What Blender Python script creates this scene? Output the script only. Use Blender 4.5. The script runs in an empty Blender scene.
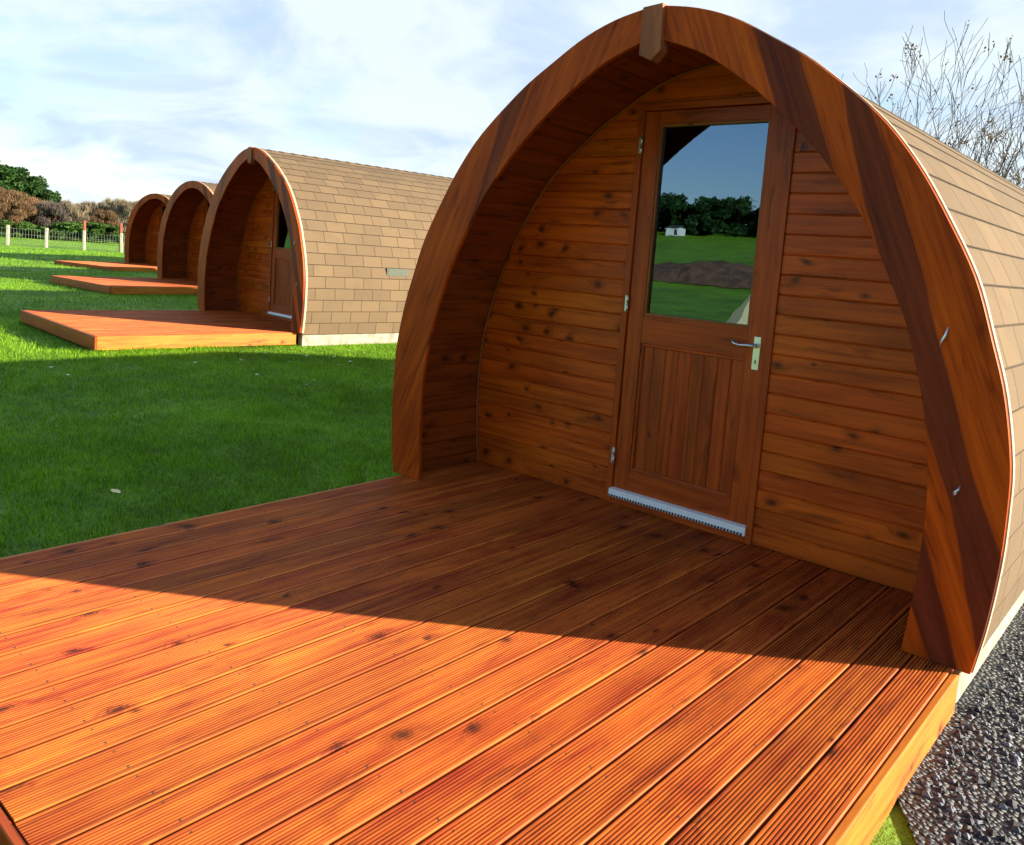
import bpy, bmesh, math, random
import numpy as np
from mathutils import Vector, Matrix
random.seed(7); rng = np.random.default_rng(7)
SC = bpy.context.scene
C = SC.collection

# ------------------------------------------------------------------ camera, sky, sun, exposure
CAM = Vector((2.158, -3.3448, 1.4273))
YAW, PITCH, ROLL, FPX = 0.7108, -0.1065, 0.0747, 815.66
f = Vector((-math.sin(YAW)*math.cos(PITCH), math.cos(YAW)*math.cos(PITCH), math.sin(PITCH)))
r0 = Vector((math.cos(YAW), math.sin(YAW), 0)); u0 = r0.cross(f)
R = r0*math.cos(ROLL) + u0*math.sin(ROLL); U = -r0*math.sin(ROLL) + u0*math.cos(ROLL)
cd = bpy.data.cameras.new('camera'); cam = bpy.data.objects.new('camera', cd); C.objects.link(cam)
m = Matrix((R, U, -f)).transposed().to_4x4(); m.translation = CAM
cam.matrix_world = m
cd.sensor_width = 36; cd.sensor_fit = 'HORIZONTAL'; cd.lens = FPX/1024*36
cd.shift_y = -83.5/1024; cd.clip_start = 0.05; cd.clip_end = 2000
SC.camera = cam
SC.view_settings.view_transform = 'Standard'; SC.view_settings.look = 'None'
SC.view_settings.gamma = 1.0; SC.view_settings.use_curve_mapping = False
SC.view_settings.exposure = 1.7
SC.render.resolution_x = 1024; SC.render.resolution_y = 845

SUNV = Vector((2.74, 2.08, 1.0)).normalized()       # towards the sun
EL = math.asin(SUNV.z)
w = bpy.data.worlds.new('World'); SC.world = w; w.use_nodes = True
nt = w.node_tree; N = nt.nodes; Lk = nt.links; N.clear()
out = N.new('ShaderNodeOutputWorld'); bg = N.new('ShaderNodeBackground'); bg.inputs[1].default_value = 0.074
sky = N.new('ShaderNodeTexSky'); sky.sky_type = 'NISHITA'; sky.sun_disc = False
sky.sun_elevation = EL; sky.sun_rotation = math.atan2(SUNV.x, SUNV.y)
sky.air_density = 1.0; sky.dust_density = 0.3; sky.ozone_density = 1.6
tc = N.new('ShaderNodeTexCoord'); sep = N.new('ShaderNodeSeparateXYZ'); Lk.new(tc.outputs['Generated'], sep.inputs[0])
def wm(op, a, b=None, c=None):
    n = N.new('ShaderNodeMath'); n.operation = op
    for i, v in enumerate((a, b, c)):
        if v is None: continue
        if isinstance(v, (int, float)): n.inputs[i].default_value = v
        else: Lk.new(v, n.inputs[i])
    return n.outputs[0]
den = wm('ADD', wm('MAXIMUM', sep.outputs[2], 0.0), 0.22)
px = wm('DIVIDE', sep.outputs[0], den); py = wm('DIVIDE', sep.outputs[1], den)
cmb = N.new('ShaderNodeCombineXYZ'); Lk.new(px, cmb.inputs[0]); Lk.new(py, cmb.inputs[1])
def wnoise(scale, detail, rough, off):
    mp = N.new('ShaderNodeMapping'); mp.inputs['Location'].default_value = off; mp.inputs['Scale'].default_value = (1, 1.0, 1)
    Lk.new(cmb.outputs[0], mp.inputs[0])
    n = N.new('ShaderNodeTexNoise'); n.inputs['Scale'].default_value = scale; n.inputs['Detail'].default_value = detail
    n.inputs['Roughness'].default_value = rough; n.inputs['Distortion'].default_value = 0.6
    Lk.new(mp.outputs[0], n.inputs[0]); return n.outputs[0]
n1 = wnoise(0.9, 8, 0.55, (3.1, 1.7, 0)); n2 = wnoise(2.6, 6, 0.6, (0.4, 7.7, 2))
cl = wm('ADD', wm('MULTIPLY', n1, 0.7), wm('MULTIPLY', n2, 0.3))
# a front of thin cloud lies over the north west, clearing to blue in the south
cl = wm('ADD', cl, wm('MULTIPLY', sep.outputs[1], 0.22))
ramp = N.new('ShaderNodeMapRange'); ramp.interpolation_type = 'SMOOTHSTEP'
ramp.inputs['From Min'].default_value = 0.43; ramp.inputs['From Max'].default_value = 0.63
ramp.inputs['To Max'].default_value = 0.93
Lk.new(cl, ramp.inputs[0])
mix = N.new('ShaderNodeMix'); mix.data_type = 'RGBA'
Lk.new(ramp.outputs[0], mix.inputs['Factor']); Lk.new(sky.outputs[0], mix.inputs[6])
cr_ = N.new('ShaderNodeMix'); cr_.data_type = 'RGBA'; cr_.inputs[6].default_value = (2.70, 3.35, 4.15, 1); cr_.inputs[7].default_value = (3.85, 4.30, 4.50, 1)
rm2 = N.new('ShaderNodeMapRange'); rm2.interpolation_type = 'SMOOTHSTEP'; rm2.inputs['From Min'].default_value = .40; rm2.inputs['From Max'].default_value = .58
Lk.new(wnoise(1.5, 6, .55, (5.2, 2.1, 4)), rm2.inputs[0]); Lk.new(rm2.outputs[0], cr_.inputs['Factor']); Lk.new(cr_.outputs[2], mix.inputs[7])
Lk.new(mix.outputs[2], bg.inputs[0]); Lk.new(bg.outputs[0], out.inputs[0])

sl = bpy.data.lights.new('sun', 'SUN'); sl.energy = 5.0; sl.angle = math.radians(0.5); sl.color = (1.0, 0.87, 0.66)
so = bpy.data.objects.new('sun', sl); C.objects.link(so); so.rotation_euler = SUNV.to_track_quat('Z', 'Y').to_euler()

# ------------------------------------------------------------------ helpers
GZ = -0.17                                            # lawn level; the decks' top is z = 0
def tag(o, label=None, cat=None, group=None, kind=None):
    if label: o['label'] = label
    if cat: o['category'] = cat
    if group: o['group'] = group
    if kind: o['kind'] = kind
    return o
def empty(name, loc=(0, 0, 0), rz=0.0):
    o = bpy.data.objects.new(name, None); C.objects.link(o); o.location = loc; o.rotation_euler = (0, 0, rz)
    o.empty_display_size = 0.2
    return o
class MB:
    def __init__(s): s.v = []; s.f = []; s.uv = []; s.sm = []
    def face(s, pts, uvs=None, smooth=False):
        b = len(s.v); s.v += [tuple(p) for p in pts]; s.f.append(tuple(range(b, b+len(pts))))
        s.uv.append(uvs or [(p[0], p[2]) for p in pts]); s.sm.append(smooth)
    def box(s, x0, x1, y0, y1, z0, z1, grain='x', off=None):
        """grain = the axis the wood fibre follows; UV u runs along it"""
        if off is None: off = (random.random()*50, random.random()*50)
        gi = 'xyz'.index(grain)
        P = [(x, y, z) for x in (x0, x1) for y in (y0, y1) for z in (z0, z1)]
        for q, ax in (((0, 1, 3, 2), 0), ((4, 6, 7, 5), 0), ((0, 4, 5, 1), 1), ((2, 3, 7, 6), 1), ((0, 2, 6, 4), 2), ((1, 5, 7, 3), 2)):
            pts = [P[i] for i in q]
            others = [a for a in (0, 1, 2) if a != ax]
            if gi in others: ua = gi; va = [a for a in others if a != gi][0]
            else: ua, va = others
            s.face(pts, [(p[ua]+off[0], p[va]+off[1]) for p in pts])
    def tube(s, path, rad, n=6, smooth=True):
        rings = []
        for i, p in enumerate(path):
            p = Vector(p)
            a = Vector(path[max(i-1, 0)]); b = Vector(path[min(i+1, len(path)-1)])
            d = (b-a).normalized(); ref = Vector((0, 0, 1)) if abs(d.z) < .9 else Vector((1, 0, 0))
            e1 = d.cross(ref).normalized(); e2 = d.cross(e1)
            rr = rad[i] if isinstance(rad, (list, tuple)) else rad
            rings.append([p+(e1*math.cos(t)+e2*math.sin(t))*rr for t in [2*math.pi*k/n for k in range(n)]])
        L = 0
        for i in range(len(rings)-1):
            L2 = L+(Vector(path[i+1])-Vector(path[i])).length
            for k in range(n):
                k2 = (k+1) % n
                s.face([rings[i][k], rings[i][k2], rings[i+1][k2], rings[i+1][k]],
                       [(L, k*.02), (L, k*.02+.02), (L2, k*.02+.02), (L2, k*.02)], smooth)
            L = L2
        s.face(rings[0][::-1], [(0, 0)]*n); s.face(rings[-1], [(0, 0)]*n)
    def build(s, name, mat, parent=None, bevel=0, merge=True):
        me = bpy.data.meshes.new(name); me.from_pydata(s.v, [], s.f)
        uvl = me.uv_layers.new(name='UVMap')
        flat = [c for f_ in s.uv for uv in f_ for c in uv]; uvl.data.foreach_set('uv', flat)
        me.polygons.foreach_set('use_smooth', s.sm)
        me.materials.append(mat)
        if merge:
            bm = bmesh.new(); bm.from_mesh(me); bmesh.ops.remove_doubles(bm, verts=bm.verts, dist=1e-5)
            bmesh.ops.recalc_face_normals(bm, faces=bm.faces)
            bm.to_mesh(me); bm.free()
        o = bpy.data.objects.new(name, me); C.objects.link(o)
        if parent: o.parent = parent
        if bevel:
            b = o.modifiers.new('bevel', 'BEVEL'); b.width = bevel; b.segments = 2; b.limit_method = 'ANGLE'; b.angle_limit = math.radians(40)
        return o
def copy_tree(o, parent=None):
    c = o.copy(); C.objects.link(c); c.parent = parent
    for ch in list(o.children): copy_tree(ch, c)
    return c

# ------------------------------------------------------------------ materials
class NT:
    def __init__(s, name):
        s.m = bpy.data.materials.new(name); s.m.use_nodes = True; s.t = s.m.node_tree; s.n = s.t.nodes
        s.b = s.n['Principled BSDF']
    def add(s, typ, **k):
        n = s.n.new(typ)
        for a, b in k.items(): setattr(n, a, b)
        return n
    def link(s, a, b): s.t.links.new(a, b)
    def put(s, sock, v):
        if isinstance(v, (int, float)): sock.default_value = v
        elif isinstance(v, tuple): sock.default_value = v
        else: s.link(v, sock)
    def math(s, op, a, b=None, c=None, clamp=False):
        n = s.add('ShaderNodeMath', operation=op); n.use_clamp = clamp
        for i, v in enumerate((a, b, c)):
            if v is not None: s.put(n.inputs[i], v)
        return n.outputs[0]
    def mixc(s, f_, a, b, blend='MIX'):
        n = s.add('ShaderNodeMix', data_type='RGBA', blend_type=blend)
        s.put(n.inputs['Factor'], f_)
        for i, v in ((6, a), (7, b)):
            s.put(n.inputs[i], (*v, 1) if isinstance(v, tuple) and len(v) == 3 else v)
        return n.outputs[2]
    def ramp(s, x, a, b, smooth=True, lo=0.0, hi=1.0):
        n = s.add('ShaderNodeMapRange'); n.interpolation_type = 'SMOOTHSTEP' if smooth else 'LINEAR'
        s.put(n.inputs[0], x)
        n.inputs[1].default_value = a; n.inputs[2].default_value = b; n.inputs[3].default_value = lo; n.inputs[4].default_value = hi
        return n.outputs[0]
    def noise(s, vec, scale, detail=4, rough=.5, dist=0.0, dim='3D'):
        n = s.add('ShaderNodeTexNoise', noise_dimensions=dim)
        if vec is not None: s.link(vec, n.inputs['Vector'])
        n.inputs['Scale'].default_value = scale; n.inputs['Detail'].default_value = detail
        n.inputs['Roughness'].default_value = rough; n.inputs['Distortion'].default_value = dist
        return n.outputs[0]
    def comb(s, x, y, z=0.0):
        n = s.add('ShaderNodeCombineXYZ')
        for i, v in enumerate((x, y, z)): s.put(n.inputs[i], v)
        return n.outputs[0]
    def bump(s, h, strength=.3, dist=.01):
        n = s.add('ShaderNodeBump'); n.inputs['Strength'].default_value = strength; n.inputs['Distance'].default_value = dist
        s.link(h, n.inputs['Height']); s.link(n.outputs[0], s.b.inputs['Normal'])

def wood(name, light, dark, pitch=0.0, rough=.5, knots=.5, knot_sz=1.0, voff=0.0, var=.35, bands=False, spec=.28, screws=False):
    """stained softwood; UV u along the fibre and v across it, in metres; pitch = board width on v"""
    t = NT(name)
    uv = t.add('ShaderNodeTexCoord'); sp = t.add('ShaderNodeSeparateXYZ'); t.link(uv.outputs['UV'], sp.inputs[0])
    u, v = sp.outputs[0], sp.outputs[1]
    if pitch:
        k = t.math('FLOOR', t.math('DIVIDE', t.math('ADD', v, voff), pitch))
    else: k = 0.0
    wn = t.add('ShaderNodeTexWhiteNoise', noise_dimensions='1D'); t.put(wn.inputs['W'], k)
    rnd = wn.outputs['Value']
    u2 = t.math('ADD', u, t.math('MULTIPLY', rnd, 37.0)); 
    vv = t.math('ADD', v, t.math('MULTIPLY', rnd, 3.0)) if pitch else v
    # knots
    wob = t.noise(t.comb(t.math('MULTIPLY', u2, 2.0), t.math('MULTIPLY', vv, 5.0)), 1.0, 2)
    kx = t.math('ADD', t.math('MULTIPLY', u2, 6.0), wob); ky = t.math('ADD', t.math('MULTIPLY', vv, 9.0), wob)
    vo = t.add('ShaderNodeTexVoronoi', voronoi_dimensions='2D', feature='F1'); vo.inputs['Scale'].default_value = 1
    t.link(t.comb(kx, ky), vo.inputs['Vector'])
    cs = t.add('ShaderNodeSeparateColor'); t.link(vo.outputs['Color'], cs.inputs[0])
    has = t.math('LESS_THAN', cs.outputs[0], knots)
    rad = t.math('MULTIPLY_ADD', cs.outputs[1], .11*knot_sz, .05*knot_sz)
    dn = t.math('DIVIDE', vo.outputs['Distance'], rad)
    kn = t.math('MULTIPLY', t.ramp(dn, .45, 1.15, lo=1, hi=.0), has)
    halo = t.math('MULTIPLY', t.ramp(dn, .8, 4.2, lo=1, hi=0), has)
    # fibre
    swirl = t.math('MULTIPLY', halo, .045)
    gv = t.comb(t.math('MULTIPLY', u2, 1.3), t.math('MULTIPLY', t.math('ADD', vv, swirl), 34.0), rnd)
    g1 = t.noise(gv, 1.0, 5, .62, .5)
    g2 = t.noise(t.comb(t.math('MULTIPLY', u2, 6.0), t.math('MULTIPLY', vv, 170.0), rnd), 1.0, 2)
    g3 = t.noise(t.comb(t.math('MULTIPLY', u2, 1.1), t.math('MULTIPLY', vv, 3.0), rnd), 1.7, 3)
    val = t.math('ADD', t.math('MULTIPLY', g1, .62), t.math('ADD', t.math('MULTIPLY', g2, .18), t.math('MULTIPLY', g3, .42)))
    fac = t.ramp(val, .44, .78, smooth=False)
    col = t.mixc(fac, dark, light)
    if pitch:
        hs = t.add('ShaderNodeHueSaturation'); t.link(col, hs.inputs['Color'])
        t.put(hs.inputs['Value'], t.math('MULTIPLY_ADD', rnd, var, 1-var*.5))
        wn2 = t.add('ShaderNodeTexWhiteNoise', noise_dimensions='1D'); t.put(wn2.inputs['W'], t.math('ADD', k, 77.7))
        t.put(hs.inputs['Hue'], t.math('MULTIPLY_ADD', wn2.outputs['Value'], .006, .494)); col = hs.outputs[0]
    st = t.noise(t.comb(t.math('MULTIPLY', u2, 2.2), t.math('MULTIPLY', vv, 16.0), rnd), 1.3, 4, .6, .8)
    col = t.mixc(t.math('MULTIPLY', t.ramp(st, .54, .70), .55), col, tuple(c*.45 for c in dark))
    if screws:
        fu = t.math('ABSOLUTE', t.math('SUBTRACT', t.math('FRACT', t.math('DIVIDE', t.math('ADD', u, 20.13), .46)), .5))
        fv = t.math('FRACT', t.math('DIVIDE', v, pitch)); fv = t.math('ABSOLUTE', t.math('SUBTRACT', t.math('ABSOLUTE', t.math('SUBTRACT', fv, .5)), .30))
        sd_ = t.math('SQRT', t.math('ADD', t.math('POWER', t.math('MULTIPLY', fu, .46), 2.0), t.math('POWER', t.math('MULTIPLY', fv, pitch), 2.0)))
        col = t.mixc(t.ramp(sd_, .0035, .0048, lo=.85, hi=0), col, (.035, .030, .026))
        dirt = t.noise(t.comb(u, v), 3.1, 6, .7)
        col = t.mixc(t.math('MULTIPLY', t.ramp(dirt, .56, .74), .45), col, tuple(c*.6 for c in dark))
    dk = tuple(c*.16 for c in dark)
    col = t.mixc(t.math('MULTIPLY', halo, .45), col, tuple(c*.7 for c in dark))
    col = t.mixc(t.math('MULTIPLY', kn, .85), col, dk)
    ring = t.math('MULTIPLY', t.math('MULTIPLY', t.ramp(dn, .9, 1.1), t.ramp(dn, 1.15, 1.5, lo=1, hi=0)), has)
    col = t.mixc(t.math('MULTIPLY', ring, .6), col, dk)
    if bands:
        # the arch is cut from overlapping straight planks that took the stain differently
        ob = t.add('ShaderNodeSeparateXYZ'); t.link(uv.outputs['Object'], ob.inputs[0])
        ax = t.math('ABSOLUTE', ob.outputs[0]); z = ob.outputs[2]
        wv = t.math('MULTIPLY_ADD', t.noise(uv.outputs['Object'], 3.0, 2), .03, -.015)
        axw = t.math('ADD', ax, wv)
        # plank edges, each a line  x + s z = c  on the face
        def edge(pts, soft=.006):
            cv = t.add('ShaderNodeFloatCurve'); c0 = cv.mapping.curves[0]
            zs = sorted(pts)
            c0.points[0].location = (zs[0][0]/2.7, zs[0][1]/2.0); c0.points[1].location = (zs[-1][0]/2.7, zs[-1][1]/2.0)
            for zz, xx in zs[1:-1]: c0.points.new(zz/2.7, xx/2.0)
            cv.mapping.update()
            t.link(t.math('DIVIDE', z, 2.7), cv.inputs['Value'])
            return t.ramp(t.math('SUBTRACT', axw, t.math('MULTIPLY', cv.outputs[0], 2.0)), -soft, soft)
        eAl = edge([(1.8, .78), (2.17, .62), (2.48, .49), (2.7, .40)]); eAr = edge([(1.6, 1.03), (1.89, .90), (2.33, .72), (2.7, .56)])
        eCl = edge([(0, 1.66), (.3, 1.58), (.52, 1.52), (.89, 1.375), (1.7, 1.06), (2.19, .91), (2.7, .8)]); eCr = edge([(0, 1.86), (.45, 1.68), (.72, 1.56), (1.16, 1.40), (1.74, 1.18), (2.11, 1.02), (2.7, .8)])
        eD = edge([(0, 1.585), (.23, 1.505), (.42, 1.435), (.9, 1.25), (2.7, .6)]); eF = edge([(0, 1.49), (.02, 1.48), (.17, 1.41), (.5, 1.25), (2.7, .3)])
        low = t.ramp(z, .75, .95, lo=1, hi=0)
        bA = t.math('MULTIPLY', t.math('MULTIPLY', eAl, t.math('SUBTRACT', 1.0, eAr)), t.ramp(z, 1.55, 1.7))
        bC = t.math('MULTIPLY', eCl, t.math('SUBTRACT', 1.0, eCr))
        bE = t.math('MULTIPLY', t.math('MULTIPLY', eF, t.math('SUBTRACT', 1.0, eD)), low)
        bR = t.math('ADD', t.math('ADD', bA, bC), bE, clamp=True)
        bL = t.math('MULTIPLY', t.math('MULTIPLY', t.math('SUBTRACT', 1.0, eCl), eAr), .8)
        sd = t.math('GREATER_THAN', ob.outputs[0], 0.0)
        bb = t.math('ADD', t.math('MULTIPLY', bR, sd), t.math('MULTIPLY', bL, t.math('SUBTRACT', 1.0, sd)))
        col = t.mixc(t.math('MULTIPLY', bb, .82), col, t.mixc(fac, (.055, .011, .007), (.120, .024, .014)))
    t.link(col, t.b.inputs['Base Color'])
    t.b.inputs['Roughness'].default_value = rough; t.b.inputs['Specular IOR Level'].default_value = spec
    t.link(t.math('MULTIPLY_ADD', g1, .25, rough-.1), t.b.inputs['Roughness'])
    t.bump(t.math('ADD', t.math('MULTIPLY', g1, .6), t.math('MULTIPLY', g2, .5)), .35, .0016)
    return t.m
def plain(name, col, rough=.5, metal=0.0, var=.12, scale=30, bumps=0.0, spec=.5):
    t = NT(name); tcn = t.add('ShaderNodeTexCoord')
    n = t.noise(tcn.outputs['Object'], scale, 5, .6)
    c = t.mixc(t.ramp(n, .3, .7), tuple(x*(1-var) for x in col), tuple(min(1, x*(1+var)) for x in col))
    t.link(c, t.b.inputs['Base Color']); t.b.inputs['Roughness'].default_value = rough; t.b.inputs['Metallic'].default_value = metal
    t.b.inputs['Specular IOR Level'].default_value = spec
    if bumps: t.bump(n, bumps, .01)
    return t.m
BP = 0.101                                           # cladding board
M = {}
M['deck'] = wood('decking', (.68, .185, .022), (.27, .032, .008), pitch=.141, voff=0, rough=.55, knots=.10, knot_sz=1.0, var=.30, spec=.2, screws=True)
M['fascia'] = wood('deck_fascia', (.60, .20, .018), (.36, .085, .008), rough=.55, knots=.10)
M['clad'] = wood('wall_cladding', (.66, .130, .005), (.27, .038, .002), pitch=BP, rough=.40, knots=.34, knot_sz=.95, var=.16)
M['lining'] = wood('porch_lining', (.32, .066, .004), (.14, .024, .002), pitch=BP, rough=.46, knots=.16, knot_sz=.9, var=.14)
M['trim'] = wood('arch_wood', (.56, .094, .005), (.22, .026, .003), spec=.09, rough=.42, knots=.03, bands=True)
M['key'] = wood('keystone_wood', (.40, .12, .045), (.16, .04, .016), rough=.6, knots=.3)
M['joinery'] = wood('door_joinery', (.50, .082, .004), (.22, .026, .002), rough=.40, knots=.05, knot_sz=1.0)
M['panelling'] = wood('door_panel_boards', (.50, .095, .006), (.22, .031, .002), pitch=.08, voff=0, rough=.40, knots=.12, knot_sz=1.0, var=.28)
M['bead'] = wood('corner_bead', (.36, .10, .016), (.20, .05, .008), rough=.4, knots=.05)
M['concrete'] = plain('concrete_plinth', (.30, .275, .22), .9, var=.3, scale=9, bumps=.3)
M['metal'] = plain('brushed_metal', (.66, .74, .78), .34, .9, .05)
M['alu'] = plain('aluminium_sill', (.90, .92, .95), .35, .15, .03)
M['black'] = plain('flat_black', (.015, .015, .018), .6)  # flat black for keyhole and sill slots, and for shade in deck gaps
M['vent'] = plain('grey_green_vent', (.035, .050, .035), .6, var=.3, scale=60)
M['edge'] = plain('roof_edge', (.46, .35, .23), .7, var=.15)
M['post'] = plain('weathered_fence_post', (.46, .43, .34), .8, var=.2, scale=12)
M['wire'] = plain('fence_wire', (.20, .24, .20), .5, .4)
M['inside'] = plain('dark_interior', (.05, .03, .02), .8)

t = NT('roof_shingles')
uv = t.add('ShaderNodeTexCoord'); ROW = .166
br = t.add('ShaderNodeTexBrick'); t.link(uv.outputs['UV'], br.inputs['Vector']); br.offset = 0.0
br.inputs['Scale'].default_value = 1; br.inputs['Brick Width'].default_value = .325; br.inputs['Row Height'].default_value = ROW
br.inputs['Mortar Size'].default_value = .0055; br.inputs['Mortar Smooth'].default_value = .15; br.inputs['Bias'].default_value = 0
br.inputs['Color1'].default_value = (.155, .104, .060, 1); br.inputs['Color2'].default_value = (.118, .080, .047, 1); br.inputs['Mortar'].default_value = (.03, .02, .012, 1)
nf = t.noise(uv.outputs['UV'], 260, 3, .7); nb = t.noise(uv.outputs['UV'], 2.4, 6, .65)
c = t.mixc(t.math('MULTIPLY', t.ramp(nf, .35, .65), .22), br.outputs['Color'], (.22, .165, .11))
c = t.mixc(t.math('MULTIPLY', t.ramp(nb, .48, .72), .5), c, (.11, .075, .048))
t.link(c, t.b.inputs['Base Color']); t.b.inputs['Roughness'].default_value = .92; t.b.inputs['Specular IOR Level'].default_value = .25
t.bump(t.math('ADD', t.math('MULTIPLY', nf, .3), t.math('MULTIPLY', br.outputs['Fac'], -1.2)), .6, .004)
M['shingle'] = t.m

t = NT('window_glass')                                # double glazing, mirror colour tinted blue to deepen the reflected sky
t.n.remove(t.b); fr = t.add('ShaderNodeFresnel'); fr.inputs[0].default_value = 2.6
tr = t.add('ShaderNodeBsdfTransparent'); tr.inputs[0].default_value = (.75, .8, .8, 1)
gl = t.add('ShaderNodeBsdfGlossy'); gl.inputs['Roughness'].default_value = 0.0; gb = t.add('ShaderNodeBump'); gb.inputs['Strength'].default_value = .05; gb.inputs['Distance'].default_value = .004; t.link(t.noise(None, 5.0, 2), gb.inputs['Height']); t.link(gb.outputs[0], gl.inputs['Normal']); gl.inputs[0].default_value = (.46, .68, 1, 1)
mx = t.add('ShaderNodeMixShader'); t.link(fr.outputs[0], mx.inputs[0]); t.link(tr.outputs[0], mx.inputs[1]); t.link(gl.outputs[0], mx.inputs[2])
t.link(mx.outputs[0], t.n['Material Output'].inputs[0]); M['glass'] = t.m

def grass_mat(name, blade=False):
    t = NT(name); tcn = t.add('ShaderNodeTexCoord'); P = tcn.outputs['Object']
    if blade:
        ge = t.add('ShaderNodeNewGeometry'); rnd = ge.outputs['Random Per Island']
    else: rnd = t.noise(P, 45, 4, .7)
    big = t.noise(P, .55, 4, .6); mid = t.noise(P, 4.5, 4, .65)
    k = t.math('ADD', t.math('MULTIPLY', big, .50), t.math('ADD', t.math('MULTIPLY', mid, .35), t.math('MULTIPLY', rnd, .42)))
    col = t.mixc(t.ramp(k, .42, .86), (.048, .140, .006), (.270, .520, .014))
    if blade:
        col = t.mixc(t.ramp(rnd, .93, .97), col, (.22, .24, .06))
    t.link(col, t.b.inputs['Base Color']); t.b.inputs['Roughness'].default_value = .6; t.b.inputs['Specular IOR Level'].default_value = .25
    if blade:
        tl = t.add('ShaderNodeBsdfTranslucent'); t.link(t.mixc(.5, col, (.20, .42, .01)), tl.inputs[0])
        mx = t.add('ShaderNodeMixShader'); mx.inputs[0].default_value = .35
        t.link(t.b.outputs[0], mx.inputs[1]); t.link(tl.outputs[0], mx.inputs[2]); t.link(mx.outputs[0], t.n['Material Output'].inputs[0])
    else: t.bump(t.math('ADD', rnd, t.math('MULTIPLY', mid, .6)), 1.0, .05)
    return t.m
M['lawn'] = grass_mat('lawn'); M['blade'] = grass_mat('grass_blade', True)
t = NT('gravel'); tcn = t.add('ShaderNodeTexCoord'); vo = t.add('ShaderNodeTexVoronoi'); vo.inputs['Scale'].default_value = 55
t.link(tcn.outputs['Object'], vo.inputs['Vector']); cs = t.add('ShaderNodeSeparateColor'); t.link(vo.outputs['Color'], cs.inputs[0])
t.link(t.mixc(cs.outputs[0], (.006, .008, .013), (.035, .042, .06)), t.b.inputs['Base Color']); t.b.inputs['Roughness'].default_value = .6
t.bump(t.math('SUBTRACT', 1.0, vo.outputs['Distance']), 1.0, .03); M['gravel'] = t.m
def leafmat(name, a, b, transl=.3):
    t = NT(name); ge = t.add('ShaderNodeNewGeometry')
    oi = t.add('ShaderNodeObjectInfo')
    col = t.mixc(ge.outputs['Random Per Island'], a, b)
    hs = t.add('ShaderNodeHueSaturation'); t.link(col, hs.inputs['Color']); t.put(hs.inputs['Value'], t.math('MULTIPLY_ADD', oi.outputs['Random'], .5, .75))
    t.link(hs.outputs[0], t.b.inputs['Base Color']); t.b.inputs['Roughness'].default_value = .7; t.b.inputs['Specular IOR Level'].default_value = .2
    tl = t.add('ShaderNodeBsdfTranslucent'); t.link(hs.outputs[0], tl.inputs[0]); mx = t.add('ShaderNodeMixShader'); mx.inputs[0].default_value = transl
    t.link(t.b.outputs[0], mx.inputs[1]); t.link(tl.outputs[0], mx.inputs[2]); t.link(mx.outputs[0], t.n['Material Output'].inputs[0])
    return t.m
M['conifer'] = leafmat('conifer_foliage', (.012, .045, .010), (.05, .12, .025))
M['rusty'] = leafmat('rusty_twigs', (.10, .060, .032), (.26, .16, .085))
M['palebush'] = leafmat('pale_twigs', (.15, .125, .085), (.34, .28, .19))
M['purple'] = leafmat('dark_twigs', (.05, .045, .045), (.12, .095, .075))
M['hedge'] = leafmat('hedge_foliage', (.025, .07, .012), (.09, .17, .03))
M['bark'] = plain('grey_bark', (.085, .060, .045), .9, var=.35, scale=20)
M['bark_dark'] = plain('dark_bark', (.075, .055, .04), .9, var=.35, scale=20)
M['dryleaf'] = leafmat('dry_leaf', (.12, .075, .035), (.28, .18, .085), .3)
M['soil'] = plain('bare_soil', (.12, .060, .032), .95, var=.5, scale=2.5, bumps=.6)
M['white'] = plain('white_paint', (.75, .75, .72), .5, var=.06)
M['canvas'] = plain('cream_canvas', (.80, .66, .34), .8, var=.06)
M['red'] = plain('red_brown_stain', (.22, .05, .03), .8)

# ------------------------------------------------------------------ ground
def ground_h(x, y):
    s = np.clip((-y-16)/60, 0, 1); s = s*s*(3-2*s)
    return GZ + 5.2*s*np.clip((60-x)/60, 0, 1)
xs = np.unique(np.concatenate([np.linspace(-600, -60, 14), np.linspace(-60, 40, 51), np.linspace(40, 400, 10)]))
ys = np.unique(np.concatenate([np.linspace(-500, -100, 9), np.linspace(-100, 0, 41), np.linspace(0, 500, 16)]))
gv = [(x, y, float(ground_h(x, y))) for y in ys for x in xs]; nx = len(xs)
gf = [(j*nx+i, j*nx+i+1, (j+1)*nx+i+1, (j+1)*nx+i) for j in range(len(ys)-1) for i in range(nx-1)]
me = bpy.data.meshes.new('ground'); me.from_pydata(gv, [], gf); me.polygons.foreach_set('use_smooth', [True]*len(gf)); me.materials.append(M['lawn'])
go = bpy.data.objects.new('ground', me); C.objects.link(go); tag(go, 'mown green lawn around the wooden pods', kind='structure')

# gravel area at the right of the nearest pod
mb = MB(); pts = [(1.50, -.55), (1.62, 9), (9, 12), (12, -6), (2.6, -2.4)]
mb.face([(x, y, GZ+.012) for x, y in pts]); gp = mb.build('gravel_path', M['gravel']); tag(gp, 'dark blue grey gravel beside the nearest pod', kind='structure')

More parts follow.
